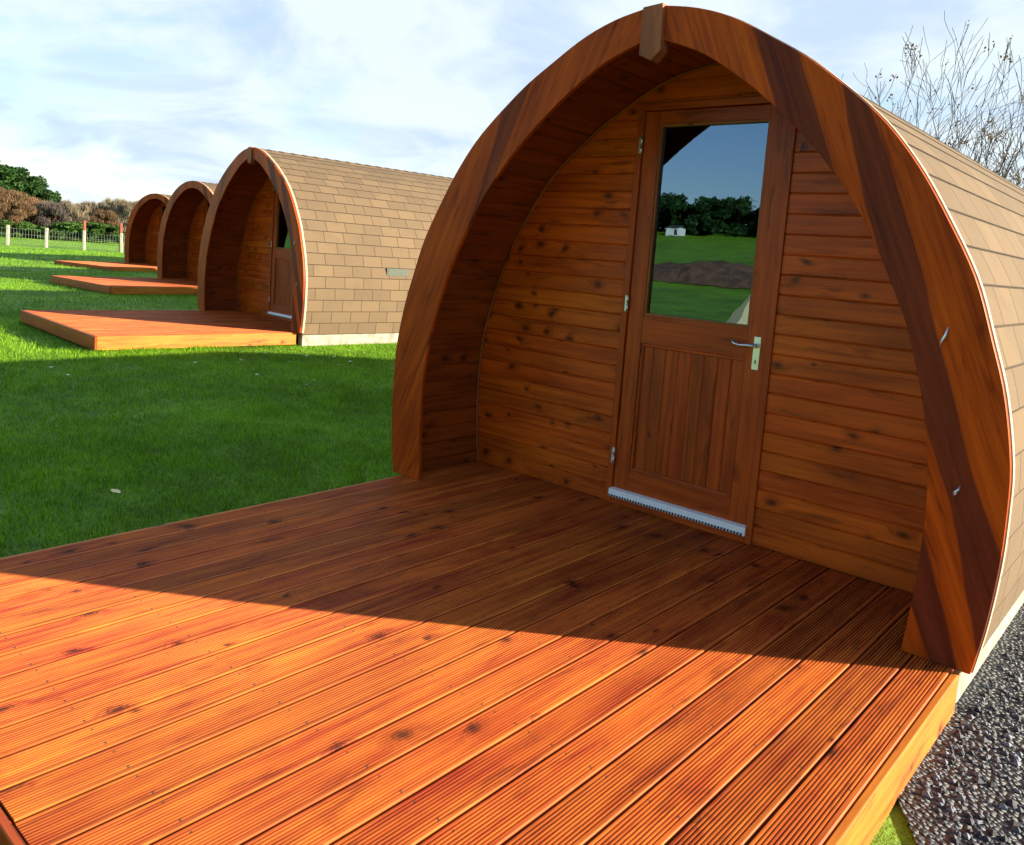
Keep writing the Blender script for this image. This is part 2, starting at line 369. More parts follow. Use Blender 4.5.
sv, sf = [], []
for i in range(9000):
    a = random.random(); x = 1.64+3.2*a**1.4; y = random.uniform(-1.6, 5.0)
    if y < -.55-(x-1.6)*1.4: continue
    sz = random.uniform(.007, .017); b = len(sv); ra = random.random()*6
    for ux, uy, uz in ((1, 0, 0), (-1, 0, 0), (0, 1, 0), (0, -1, 0), (0, 0, 1), (0, 0, -1)):
        k = sz*random.uniform(.7, 1.3); c_, s_ = math.cos(ra), math.sin(ra)
        sv.append((x+(ux*c_-uy*s_)*k, y+(ux*s_+uy*c_)*k, GZ+.014+uz*k*.7))
    for q in ((0, 2, 4), (2, 1, 4), (1, 3, 4), (3, 0, 4), (2, 0, 5), (1, 2, 5), (3, 1, 5), (0, 3, 5)): sf.append(tuple(b+j for j in q))
me = bpy.data.meshes.new('loose_gravel'); me.from_pydata(sv, [], sf)
t = NT('gravel_stone'); ge = t.add('ShaderNodeNewGeometry'); t.link(t.mixc(t.math('POWER', ge.outputs['Random Per Island'], 2.2), (.010, .013, .022), (.17, .19, .23)), t.b.inputs['Base Color']); t.b.inputs['Roughness'].default_value = .75
me.materials.append(t.m); o = bpy.data.objects.new('loose_gravel', me); C.objects.link(o); tag(o, 'loose dark stones lying beside the nearest pod', 'gravel', kind='stuff')

# ------------------------------------------------------------------ the pod
def spline(P, n=6):
    P = [np.array(p, float) for p in P]; Q = []
    for i in range(len(P)-1):
        a = P[max(i-1, 0)]; b = P[i]; c_ = P[i+1]; d = P[min(i+2, len(P)-1)]
        for k in range(n):
            s = k/n; Q.append(.5*((2*b)+(-a+c_)*s+(2*a-5*b+4*c_-d)*s*s+(-a+3*b-3*c_+d)*s**3))
    Q.append(P[-1]); return np.array(Q)
OUT = spline([(1.628, 0), (1.655, .19), (1.672, .43), (1.672, .62), (1.662, .8), (1.615, 1.04), (1.552, 1.235), (1.472, 1.455), (1.356, 1.665), (1.24, 1.848), (1.12, 2.0), (1.012, 2.105), (.89, 2.205), (.75, 2.31), (.60, 2.40), (.41, 2.505), (.235, 2.57), (.07, 2.603), (0, 2.61)])
INN = spline([(1.385, 0), (1.402, .21), (1.409, .4), (1.409, .54), (1.40, .69), (1.37, .89), (1.325, 1.06), (1.262, 1.25), (1.202, 1.38), (1.135, 1.51), (1.036, 1.68), (.905, 1.85), (.775, 1.99), (.6, 2.145), (.44, 2.265), (.26, 2.375), (.06, 2.45), (0, 2.468)])
def resample(P, n):
    d = np.r_[0, np.cumsum(np.linalg.norm(np.diff(P, axis=0), axis=1))]
    s = np.linspace(0, d[-1], n) if isinstance(n, int) else n
    return np.c_[np.interp(s, d, P[:, 0]), np.interp(s, d, P[:, 1])], d[-1]
def offset(P, k):
    T = np.gradient(P, axis=0); T /= np.linalg.norm(T, axis=1)[:, None]
    Nn = np.c_[T[:, 1], -T[:, 0]]                      # outward (+x) for a curve going up and in
    Q = P+Nn*k; Q[:, 0] = np.maximum(Q[:, 0], 0); Q[-1, 0] = 0; return np.r_[[[Q[0, 0]-.004, -.03]], Q[Q[:, 1] > -.02]]
POD_L, DEP = 7.7, .652  # pod length drawn out so its unseen rear shades the lawn
LINE = offset(OUT, -.118)
DECK_BACK = .86
OUT_R = spline([(1.628, 0), (1.655, .19), (1.672, .43), (1.672, .62), (1.664, .85), (1.63, 1.10), (1.57, 1.35), (1.48, 1.58), (1.36, 1.80), (1.20, 2.02), (1.02, 2.20), (.80, 2.36), (.56, 2.48), (.28, 2.565), (0, 2.59)])
INN_R = spline([(1.385, 0), (1.402, .21), (1.409, .4), (1.409, .6), (1.40, .83), (1.37, 1.05), (1.31, 1.29), (1.23, 1.50), (1.12, 1.70), (.98, 1.89), (.82, 2.06), (.63, 2.20), (.43, 2.31), (.22, 2.385), (0, 2.41)])

def make_pod(OUT, INN, DEP=DEP, ddx=0.0, pointed=True):
    LINE = offset(OUT, -.118); APEX_IN = float(LINE[-1, 1])
    def half_at(z): return float(np.interp(z, LINE[:, 1], LINE[:, 0]))
    pod = empty('camping_pod')
    # arch boards, one curved board per side
    for s in (1, -1):
        a, la = resample(OUT, 61); b, lb = resample(INN, 61)
        k = 60; mb = MB(); y0, y1 = 0.0, .026
        keep = 61
        for i in range(60):
            o1, o2, i1, i2 = a[i], a[i+1], b[i], b[i+1]
            if min(o2[0], i2[0]) < .0: pass
            def uvp(p): return (p[1]*.9-p[0]*.25+s*9, p[0]*1.0+p[1]*.42)
            q = [o1, o2, i2, i1]
            mb.face([(s*p[0], y0, p[1]) for p in q], [uvp(p) for p in q])
            mb.face([(s*p[0], y1, p[1]) for p in q[::-1]], [uvp(p) for p in q[::-1]])
            for e1, e2, L in ((o1, o2, la), (i2, i1, lb)):
                mb.face([(s*e1[0], y0, e1[1]), (s*e1[0], y1, e1[1]), (s*e2[0], y1, e2[1]), (s*e2[0], y0, e2[1])],
                        [(e1[1], 5.0), (e1[1], 5.0+y1), (e2[1], 5.0+y1), (e2[1], 5.0)])
        o1, i1 = a[0], b[0]
        mb.face([(s*o1[0], y0, o1[1]), (s*i1[0], y0, i1[1]), (s*i1[0], y1, i1[1]), (s*o1[0], y1, o1[1])])
        mb.build('arch_board', M['trim'], pod, bevel=.004)
    # keystone block
    if pointed:
        mb = MB(); y0, y1 = -.022, .05
        P = [(-.050, 2.605), (.056, 2.612), (.066, 2.40), (.016, 2.356), (-.050, 2.388)]
        mb.face([(x, y0, z) for x, z in P], [(z*1.0, x) for x, z in P]); mb.face([(x, y1, z) for x, z in P[::-1]], [(z, x) for x, z in P[::-1]])
        for i in range(5):
            (xa, za), (xb, zb) = P[i], P[(i+1) % 5]
            mb.face([(xa, y0, za), (xa, y1, za), (xb, y1, zb), (xb, y0, zb)], [(za, 0), (za, .08), (zb, .08), (zb, 0)])
        mb.build('keystone', M['key'], pod, bevel=.003)
    # thin pale strip where the roof covering meets the arch
    mb = MB(); E = offset(OUT, .004); E2 = offset(OUT, -.06); E, _ = resample(E[1:], 70); E2, _ = resample(E2[1:], 70)
    for s in (1, -1):
        for i in range(69):
            for y, (A_, B_) in ((.027, (E, E2)), (.062, (E, E2))):
                mb.face([(s*A_[i][0], y, A_[i][1]), (s*A_[i+1][0], y, A_[i+1][1]), (s*B_[i+1][0], y, B_[i+1][1]), (s*B_[i][0], y, B_[i][1])])
            mb.face([(s*E[i][0], .027, E[i][1]), (s*E[i][0], .062, E[i][1]), (s*E[i+1][0], .062, E[i+1][1]), (s*E[i+1][0], .027, E[i+1][1])], None, True)
    mb.build('edge_strip', M['edge'], pod)
    # shingled roof: stepped courses from both feet up to the ridge
    R0 = offset(OUT, -.028); base, Lr = resample(R0, 200); n = int(Lr/ROW)+1
    mb = MB(); ysn = np.linspace(.064, POD_L, 30)
    for s in (1, -1):
        prof = []; ush = []
        for k in range(n):
            s0 = k*ROW; ush += [k*.1625+random.uniform(-.07, .07)]*5; s1 = min((k+1)*ROW, Lr)
            ss = np.linspace(s0, s1, 5)
            q, _ = resample(R0, ss); qa, _ = resample(R0, ss+.01); tt = qa-q; tt[-1] = tt[-2] if np.linalg.norm(tt[-1]) < 1e-6 else tt[-1]
            tt /= np.linalg.norm(tt, axis=1)[:, None]; nn = np.c_[tt[:, 1], -tt[:, 0]]
            for j in range(5):
                o_ = .0048*(1-j/4)+.0006
                p = q[j]+nn[j]*o_; prof.append((max(p[0], 0), p[1], ss[j]-(1e-4 if j == 4 else -1e-4)))
        prof[-1] = (0, prof[-1][1], prof[-1][2])
        for i in range(len(prof)-1):
            a, b = prof[i], prof[i+1]
            for j in range(len(ysn)-1):
                q = [(s*a[0], ysn[j], a[1]), (s*a[0], ysn[j+1], a[1]), (s*b[0], ysn[j+1], b[1]), (s*b[0], ysn[j], b[1])]
                us = s*3+ush[i]+8; uvs = [(ysn[j]+us, a[2]), (ysn[j+1]+us, a[2]), (ysn[j+1]+us, b[2]), (ysn[j]+us, b[2])]
                mb.face(q, uvs)
    mb.build('shingle_roof', M['shingle'], pod)
    # ridge capping
    mb = MB(); za = R0[-1, 1]
    for y in np.arange(.07, POD_L, .20):
        y2 = min(y+.205, POD_L+.01); zt = za+.030
        for s in (1, -1):
            mb.face([(0, y, zt+.004), (0, y2, zt-.004), (s*.13, y2, zt-.034), (s*.13, y, zt-.026)], [(y, 0), (y2, 0), (y2, .1), (y, .1)])
            mb.face([(s*.13, y, zt-.026), (s*.13, y2, zt-.034), (s*.13, y2, zt-.05), (s*.13, y, zt-.05)], [(y, 0), (y2, 0), (y2, .02), (y, .02)])
            mb.face([(0, y, zt+.004), (s*.13, y, zt-.026), (s*.13, y, zt-.05), (0, y, zt-.02)], [(y, 0), (y, .1), (y, .12), (y, .02)])
    mb.build('ridge_cap', M['shingle'], pod)
    # inner lining, boards with V joints running from front to back
    Lp, Ll = resample(LINE, 100); n = int(Ll/BP)+1; mb = MB()
    for s in (1, -1):
        prof = []
        for k in range(n):
            s0, s1 = k*BP, min((k+1)*BP, Ll)
            for sv, dp in ((s0+.0005, .007), (s0+.006, 0), ((s0+s1)/2, 0), (s1-.006, 0), (s1-.0005, .007)):
                q, _ = resample(LINE, np.array([sv, sv+.004])); tt = q[1]-q[0]
                if np.linalg.norm(tt) < 1e-7: tt = np.array([-1., .2])
                tt /= np.linalg.norm(tt); p = q[0]+np.array([tt[1], -tt[0]])*dp; prof.append((max(p[0], 0), p[1], sv))
        prof[-1] = (0, prof[-1][1], prof[-1][2])
        for i in range(len(prof)-1):
            a, b = prof[i], prof[i+1]
            if a[1] < -1: continue
            for ya, yb in ((.0265, DEP+.06),):
                mb.face([(s*a[0], ya, a[1]), (s*b[0], ya, b[1]), (s*b[0], yb, b[1]), (s*a[0], yb, a[1])], [(ya+s*4, a[2]), (ya+s*4, b[2]), (yb+s*4, b[2]), (yb+s*4, a[2])])
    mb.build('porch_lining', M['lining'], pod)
    # dark room behind the door
    mb = MB()
    q, _ = resample(offset(OUT, -.13), 30)
    for s in (1, -1):
        for i in range(29):
            mb.face([(s*q[i][0], DEP+.07, q[i][1]), (s*q[i+1][0], DEP+.07, q[i+1][1]), (s*q[i+1][0], POD_L-.1, q[i+1][1]), (s*q[i][0], POD_L-.1, q[i][1])])
    mb.face([(-1.49, DEP+.07, .004), (1.49, DEP+.07, .004), (1.49, POD_L-.1, .004), (-1.49, POD_L-.1, .004)])
    mb.build('inner_room', M['inside'], pod)
    # rear wall
    mb = MB(); zz = np.arange(0, 2.58, BP/2); q, _ = resample(offset(OUT, -.02), 200)
    def wq(z): return float(np.interp(z, q[:, 1], q[:, 0]))
    for i in range(len(zz)-1):
        mb.face([(-wq(zz[i]), POD_L-.01, zz[i]), (wq(zz[i]), POD_L-.01, zz[i]), (wq(zz[i+1]), POD_L-.01, zz[i+1]), (-wq(zz[i+1]), POD_L-.01, zz[i+1])], [(-wq(zz[i]), zz[i]), (wq(zz[i]), zz[i]), (wq(zz[i+1]), zz[i+1]), (-wq(zz[i+1]), zz[i+1])])
    mb.build('rear_wall', M['clad'], pod)
    # front wall of the room, horizontal boards with V joints, set back in the porch
    X0, X1, ZT = -.455+ddx, .468+ddx, 2.305
    mb = MB(); zl = []
    k = 0
    while k*BP < APEX_IN:
        z0, z1 = k*BP, min((k+1)*BP, APEX_IN-.002)
        for z, dp in ((z0+.0005, .008), (z0+.006, 0), (z0+.06, 0), (z1-.006, 0), (z1-.0005, .008)):
            if z < APEX_IN: zl.append((z, dp))
        k += 1
    zl = sorted(set(zl)); zl = [a for a in zl if abs(a[0]-ZT) > .004] + [(ZT, 0)]; zl.sort()
    for i in range(len(zl)-1):
        (za_, da), (zb_, db) = zl[i], zl[i+1]
        wa, wb = half_at(za_)+.004, half_at(zb_)+.004
        spans = [(-wa, X0, -wb, X0), (X1, wa, X1, wb)] if zb_ <= ZT+1e-6 else [(-wa, wa, -wb, wb)]
        for (xa0, xa1, xb0, xb1) in spans:
            o_ = 3.0 if xa0 >= X1 else 0
            mb.face([(xa0, DEP+da, za_), (xa1, DEP+da, za_), (xb1, DEP+db, zb_), (xb0, DEP+db, zb_)], [(xa0+o_, za_), (xa1+o_, za_), (xb1+o_, zb_), (xb0+o_, zb_)])
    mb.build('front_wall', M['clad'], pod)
    # corner bead along the joint of lining and wall
    q, _ = resample(offset(LINE, -.008), 60)
    mb = MB()
    for s in (1, -1): mb.tube([(s*p[0], DEP-.008, p[1]) for p in q], .009, 6)
    mb.build('corner_bead', M['bead'], pod)
    # plinth under the walls
    mb = MB()
    for s in (1, -1): mb.box(*sorted((s*1.47, s*1.585)), .07, POD_L-.02, GZ-.03, -.004)
    mb.box(-1.469, 1.469, POD_L-.14, POD_L-.021, GZ-.03, -.005); mb.build('concrete_plinth', M['concrete'], pod, bevel=.01)
    # side vent
    vz, vy = VENT; vx = float(np.interp(vz, OUT[:, 1], OUT[:, 0]))-.028
    mb = MB()
    mb.box(vx-.01, vx+.016, vy-.20, vy+.20, vz-.055, vz+.055)
    for k in range(4): mb.box(vx+.014, vx+.022, vy-.18, vy+.18, vz-.045+k*.025, vz-.033+k*.025)
    mb.build('side_vent', M['vent'], pod)
    # hooks on the right arch board
    for hx, hz, hl, ang in ((1.395, 1.235, .062, .25), (1.505, .675, .03, .05)):
        mb = MB(); mb.tube([(hx, .0, hz-.01), (hx, -.014, hz-.012), (hx-.004, -.017, hz-.02)], .0035, 6)
        mb.tube([(hx-.01, -.006, hz-hl*.7), (hx-.004, -.012, hz-hl*.3), (hx+.004, -.011, hz), (hx+.010, -.008, hz+hl*.55)], [.0032, .005, .005, .0025], 6)
        mb.build('hook', M['metal'], pod)
    # ---- door
    fy = DEP-.012                                       # frame stands proud of the boards
    fw = .038
    mb = MB()
    mb.box(X0, X0+fw, fy, DEP+.06, .0, ZT, 'z'); mb.box(X1-fw, X1, fy, DEP+.06, .0, ZT, 'z'); mb.box(X0+fw, X1-fw, fy, DEP+.06, ZT-fw, ZT, 'x')
    mb.box(X0+fw, X1-fw, fy+.002, DEP+.06, .0, .042, 'x')
    mb.build('door_frame', M['joinery'], pod, bevel=.004)
    door = empty('door', (0, 0, 0)); door.parent = pod
    lx0, lx1, lz0, lz1 = X0+fw+.003, X1-fw-.003, .088, ZT-fw-.004
    gx0, gx1, gz0, gz1 = -.322+ddx, .332+ddx, 1.125, 2.190
    px0, px1, pz0, pz1 = -.315+ddx, .325+ddx, .215, .965
    ly = DEP+.004; lt = DEP+.048
    mb = MB()
    mb.box(lx0, px0, ly, lt, lz0, lz1, 'z'); mb.box(px1, lx1, ly, lt, lz0, lz1, 'z')
    mb.box(px0, px1, ly, lt, gz1, lz1, 'x'); mb.box(px0, px1, ly, lt, pz1, gz0, 'x'); mb.box(px0, px1, ly, lt, lz0, pz0, 'x')
    mb.build('stiles_and_rails', M['joinery'], door, bevel=.003)
    # glazing bead
    mb = MB(); bw = .012
    for (a0, a1, b0, b1, g) in ((px0, px0+bw, gz0, gz1, 'z'), (px1-bw, px1, gz0, gz1, 'z'), (px0+bw, px1-bw, gz0, gz0+bw, 'x'), (px0+bw, px1-bw, gz1-bw, gz1, 'x')):
        mb.box(a0, a1, ly+.006, ly+.026, b0, b1, g)
    mb.build('glazing_bead', M['bead'], door)
    mb = MB()
    for y in (ly+.027,): mb.face([(px0+.002, y, gz0+.002), (px1-.002, y, gz0+.002), (px1-.002, y, gz1-.002), (px0+.002, y, gz1-.002)])
    mb.build('glass_pane', M['glass'], door)
    # boarded lower panel with V joints, and its moulding
    mb = MB(); n = 8; pw = (px1-px0)/n; prof = []
    for k in range(n):
        x = px0+k*pw
        for xx, dp in ((x+.0003, .006), (x+.006, 0), (x+pw-.006, 0), (x+pw-.0003, .006)): prof.append((xx, ly+.016+dp))
    for i in range(len(prof)-1):
        a, b = prof[i], prof[i+1]
        mb.face([(a[0], a[1], pz0), (b[0], b[1], pz0), (b[0], b[1], pz1), (a[0], a[1], pz1)], [(pz0, a[0]-px0), (pz0, b[0]-px0), (pz1, b[0]-px0), (pz1, a[0]-px0)])
    mb.build('boarded_panel', M['panelling'], door)
    mb = MB(); bw = .018
    for (a0, a1, b0, b1, g) in ((px0, px0+bw, pz0, pz1, 'z'), (px1-bw, px1, pz0, pz1, 'z'), (px0+bw, px1-bw, pz0, pz0+bw, 'x'), (px0+bw, px1-bw, pz1-bw, pz1, 'x')):
        mb.box(a0, a1, ly+.003, ly+.020, b0, b1, g)
    mb.build('panel_moulding', M['joinery'], door, bevel=.006)
    # sill
    mb = MB(); yy = fy-.012
    sx0, sx1 = X0+fw-.006, X1-fw+.006
    P = [(yy-.004, .058), (yy-.002, .088), (DEP+.003, .094), (DEP+.003, .043), (yy-.004, .043)]
    for i in range(5):
        a, b = P[i], P[(i+1) % 5]
        mb.face([(sx0, a[0], a[1]), (sx1, a[0], a[1]), (sx1, b[0], b[1]), (sx0, b[0], b[1])])
    mb.face([(sx0, a, b) for a, b in P]); mb.face([(sx1, a, b) for a, b in P[::-1]])
    th = mb.build('door_sill', M['alu'], pod)
    mb = MB(); nn = 46
    for k in range(nn):
        x = sx0+.005+(sx1-sx0-.01)*k/nn
        mb.box(x, x+.0095, yy-.009, yy-.0045, .045, .056)
    mb.build('sill_slot', M['black'], th)
    # hinges
    for hz in (2.075, 1.18, .285):
        mb = MB(); hx = X0+fw+.001; mb.tube([(hx, fy-.004, hz-.048), (hx, fy-.004, hz-.002)], .0065, 8); mb.tube([(hx, fy-.004, hz+.002), (hx, fy-.004, hz+.048)], .0065, 8)
        mb.box(hx-.016, hx, fy-.004, fy-.001, hz-.045, hz+.045)
        mb.build('hinge', M['metal'], door)
    # handle with back plate
    hx = .382+ddx
    mb = MB(); mb.box(hx-.019, hx+.019, ly-.005, ly, .912, 1.086); pl = mb.build('handle_plate', M['metal'], door, bevel=.006)
    mb = MB(); mb.tube([(hx, ly-.004, 1.040), (hx, ly-.045, 1.040)], [.013, .010], 10)
    mb.tube([(hx+.006, ly-.045, 1.040), (hx-.03, ly-.050, 1.040), (hx-.075, ly-.050, 1.036), (hx-.108, ly-.048, 1.040), (hx-.122, ly-.044, 1.056)], [.010, .0085, .0065, .0065, .007], 8)
    mb.build('lever', M['metal'], pl)
    mb = MB(); mb.box(hx-.003, hx+.003, ly-.0075, ly-.0045, .945, .965); mb.build('keyhole', M['black'], pl)
    return pod
VENT = (.90, 1.63)

PODS = [((0, 0, 0), 0.0), ((-9.41, 3.59, 0.04), -.067), ((-17.885, 7.06, 0.02), .030), ((-27.24, 10.53, -.04), .20)]
LBL = ['nearest wooden arched camping pod, its glazed door and porch facing the camera',
       'second camping pod in the row, grey green vent on its sunlit shingled side',
       'third camping pod with a rounder arch, between the vented pod and the farthest pod',
       'farthest camping pod, smallest in the row, in front of the wire fence']
pod0 = make_pod(OUT, INN)
pod_r = make_pod(OUT_R, INN_R, .80, -.34, False)
tag(pod0, LBL[0], 'camping pod', 'arched camping pods in a row on the lawn')
tag(pod_r, LBL[2], 'camping pod', 'arched camping pods in a row on the lawn')
for i, ((loc, rz), lb) in enumerate(zip(PODS[1:], LBL[1:])):
    p = pod_r if i == 1 else copy_tree(pod0 if i == 0 else pod_r)
    p.location = loc; p.rotation_euler = (0, 0, rz); p['label'] = lb
    if 'vent' in lb and 'green' in lb: p.scale = (1.03,)*3

# ------------------------------------------------------------------ decks
DX0, DX1, DY0 = .444-14*.141, .444+8*.141, -2.70
def make_deck():
    d = empty('timber_deck')
    mb = MB(); P = .141; nb = 22; gap = .0095; nr = 10
    for k in range(nb):
        x0 = DX0+k*P+gap/2; x1 = x0+P-gap; w_ = x1-x0
        dz = random.uniform(-.0012, .0012)
        prof = [(x0, -.028), (x0, -.003), (x0+.003, 0)]
        m0 = .010; step = (w_-2*m0)/nr; x = x0+m0
        for i in range(nr):
            prof += [(x, 0), (x+step*.10, -.0062), (x+step*.46, -.0062), (x+step*.56, 0)]
            x += step
        prof += [(x1-.003, 0), (x1, -.003), (x1, -.028)]
        ye = DECK_BACK; y0 = DY0+random.uniform(0, .004)
        segs = [y0, -.3, ye]
        for i in range(len(prof)-1):
            a, b = prof[i], prof[i+1]
            mb.face([(a[0], y0, a[1]+dz), (b[0], y0, b[1]+dz), (b[0], ye, b[1]+dz), (a[0], ye, a[1]+dz)], [(y0, a[0]-DX0), (y0, b[0]-DX0), (ye, b[0]-DX0), (ye, a[0]-DX0)])
        mb.face([(p[0], y0, p[1]+dz) for p in prof][::-1], [(p[0]*.1, p[1]+20) for p in prof][::-1])
    mb.build('deck_boards', M['deck'], d, merge=False)
    mb = MB(); mb.box(DX0+.01, DX1-.01, DY0+.03, DECK_BACK, -.034, -.0285); mb.build('gap_shade_sheet', M['black'], d)  # black sheet laid under the boards to paint their gaps dark
    for x0, x1 in ((DX0-.024, DX0+.001), (DX1-.001, DX1+.024)):
        mb = MB(); mb.box(x0, x1, DY0+.0, -.004, GZ-.005, -.004, 'y'); mb.build('side_fascia', M['fascia'], d, bevel=.004)
    mb = MB(); mb.box(DX0-.024, DX1+.024, DY0-.026, DY0-.001, GZ-.005, -.004, 'x'); mb.build('front_fascia', M['joinery'], d, bevel=.004)  # darker wood than the side fascias, shade put into its colour
    return d
deck0 = make_deck()
DL = ['reddish ribbed timber deck in the foreground, half in shade, at the nearest pod',
      'low sunlit timber deck in front of the pod with the side vent',
      'long low timber deck in front of the third pod',
      'farthest and thinnest looking timber deck, in front of the smallest pod']
tag(deck0, DL[0], 'deck', 'timber decks in front of the pods')
for (loc, rz), lb in zip(PODS[1:], DL[1:]):
    p = copy_tree(deck0); p.location = loc; p.rotation_euler = (0, 0, rz); p['label'] = lb

# ------------------------------------------------------------------ grass blades on the near lawn
def in_rect(x, y, pods=PODS):
    ins = np.zeros(len(x), bool)
    for (loc, rz) in pods:
        c_, s_ = math.cos(-rz), math.sin(-rz); dx, dy = x-loc[0], y-loc[1]
        lx = dx*c_-dy*s_; ly = dx*s_+dy*c_
        ins |= (lx > DX0-.03) & (lx < DX1+.03) & (ly > DY0-.03) & (ly < .1)
        ins |= (abs(lx) < 1.60) & (ly >= 0) & (ly < POD_L)
    ins |= (x > 1.55) & (y > -2.3)
    return ins
X, Y, S = [], [], []
for (xa, xb, ya, yb, dens, sc_) in ((-4.5, -1.5, -3.6, 4.5, 5200, 1.0), (-8.2, -4.5, -4.5, 9, 2900, 1.15), (-13, -8.2, -3, 3.4, 1500, 1.4), (-24, -13, -2, 8, 420, 1.9), (-42, -24, 0, 18, 110, 3.0), (-1.5, 3, -6, -2.7, 1800, 1.0)):
    n = int((xb-xa)*(yb-ya)*dens); x = rng.uniform(xa, xb, n); y = rng.uniform(ya, yb, n)
    k = ~in_rect(x, y); X.append(x[k]); Y.append(y[k]); S.append(np.full(k.sum(), sc_))
for (loc, rz), nn_ in zip(PODS[:2], (5200, 3000)):
    for side in (-1, 1):
        ly = rng.uniform(DY0-.05, .0, nn_); lx = (DX0-.032 if side < 0 else DX1+.032)+side*np.abs(rng.normal(0, .025, nn_)); c_, s_ = math.cos(rz), math.sin(rz)
        gx_, gy_ = loc[0]+lx*c_-ly*s_, loc[1]+lx*s_+ly*c_; kk = (gx_ < 1.5)
        X.append(gx_[kk]); Y.append(gy_[kk]); S.append(np.full(kk.sum(), 3.0))
X = np.concatenate(X); Y = np.concatenate(Y); S = np.concatenate(S); n = len(X)
cm = np.sin(X*5.1+2*np.sin(Y*3.3))*np.sin(Y*4.7+2*np.sin(X*2.9)); h = rng.uniform(.016, .045, n)*S**.4*(1.05+.35*cm); wd = rng.uniform(.0022, .0042, n)*np.where((S == 3.0) & (X > -13), 1.0, S); an = rng.uniform(0, 2*np.pi, n); ln = rng.uniform(.0, .035, n)*S**.4; la = rng.uniform(0, 2*np.pi, n)
V = np.empty((n, 3, 3)); V[:, 0] = np.c_[X-np.cos(an)*wd, Y-np.sin(an)*wd, np.full(n, GZ-.003)]; V[:, 1] = np.c_[X+np.cos(an)*wd, Y+np.sin(an)*wd, np.full(n, GZ-.003)]
V[:, 2] = np.c_[X+np.cos(la)*ln, Y+np.sin(la)*ln, GZ+h]
me = bpy.data.meshes.new('lawn_grass'); me.vertices.add(3*n); me.vertices.foreach_set('co', V.ravel()); me.loops.add(3*n); me.loops.foreach_set('vertex_index', np.arange(3*n, dtype=np.int32))
me.polygons.add(n); me.polygons.foreach_set('loop_start', np.arange(0, 3*n, 3, dtype=np.int32)); me.update(calc_edges=True); me.materials.append(M['blade'])
o = bpy.data.objects.new('lawn_grass', me); C.objects.link(o); tag(o, 'short mown grass blades of the lawn', 'grass', kind='stuff')

# daisies and a pale fallen leaf
def daisy():
    root = empty('daisy'); mb = MB()
    for k in range(8):
        a = k*math.pi/4; c_, s_ = math.cos(a), math.sin(a); q = []
        for rr, ww in ((.003, .002), (.010, .0045), (.013, 0.001), (.010, -.0045), (.003, -.002)): q.append((rr*c_-ww*s_, rr*s_+ww*c_, .045+rr*.15))
        mb.face(q)
    mb.build('petals', M['white'], root, merge=False)
    mb = MB(); mb.tube([(0, 0, .044), (0, 0, .049)], [.004, .002], 6); mb.build('flower_centre', M['canvas'], root)
    mb = MB(); mb.tube([(.004, 0, 0), (0, 0, .044)], .001, 4); mb.build('stem', M['hedge'], root); return root
dz = daisy(); tag(dz, 'tiny white daisy in the lawn between the two nearest pods', 'flower', 'daisies scattered in the lawn')
spots = []
for i in range(34):
    if i < 22: x = random.uniform(-7.0, -4.4); y = random.uniform(1.4, 3.8)
    else: x = random.uniform(-7.5, -3.0); y = random.uniform(-1.0, 1.8)
    spots.append((x, y))
for i, (x, y) in enumerate(spots):
    o = dz if i == 0 else copy_tree(dz)
    o.scale = (1.5,)*3; o.location = (x, y, GZ); o.rotation_euler = (random.uniform(-.2, .2), random.uniform(-.2, .2), random.random()*6)
mb = MB(); q = [(-.05, 0), (-.03, .018), (.01, .024), (.05, .004), (.01, -.02), (-.03, -.016)]
for i in range(6): mb.face([(0, 0, .006), (q[i][0], q[i][1], .012), (q[(i+1) % 6][0], q[(i+1) % 6][1], .012)])
o = mb.build('fallen_leaf', M['canvas']); o.location = (-2.52, -1.32, GZ+.04); tag(o, 'small pale fallen leaf lying in the shaded grass', 'leaf')

# ------------------------------------------------------------------ wire fence at the end of the lawn
fence = empty('wire_fence', (0, 0, 0)); tag(fence, 'post and wire fence with pale square posts across the end of the lawn', 'fence')
FP = np.array([-45.45, 11.48]); FD = np.array([1.06, 1.47]); NP = 22; I0 = -6
post0 = None
mb = MB()
for i in range(I0, NP):
    p = FP+FD*i
    mb2 = MB(); mb2.box(-.065, .065, -.065, .065, GZ-.1, GZ+1.02, 'z'); 
    if post0 is None: post0 = mb2.build('post', M['post'], fence, bevel=.012); o = post0
    else: o = post0.copy(); C.objects.link(o); o.parent = fence
    o.location = (p[0], p[1], 0); o.rotation_euler = (random.uniform(-.015, .015), random.uniform(-.015, .015), math.atan2(FD[1], FD[0]))
    if i < NP-1:
        for z in (.10, .35, .60, .88): a = p; b = p+FD; mb.tube([(a[0], a[1], GZ+z), (b[0], b[1], GZ+z)], .006, 3)
        for k in range(1, 13): c_ = p+FD*k/13; mb.tube([(c_[0], c_[1], GZ+.02), (c_[0], c_[1], GZ+.90)], .007, 3)
mb.build('wire_mesh', M['wire'], fence)
for k, px_ in enumerate((2.93, 3.93)):
    p = FP+FD*(px_-.93)+np.array([-.93, .36])*.9
    mb = MB(); mb.box(-.06, .06, -.06, .06, 0, 1.55, 'z'); o = mb.build('marker_stake', M['red']); o.location = (p[0], p[1], GZ)
    tag(o, ['red brown stake behind the third fence post from the left', 'red brown stake behind the fence post nearest the farthest pod'][k], 'stake', 'red brown stakes behind the fence')

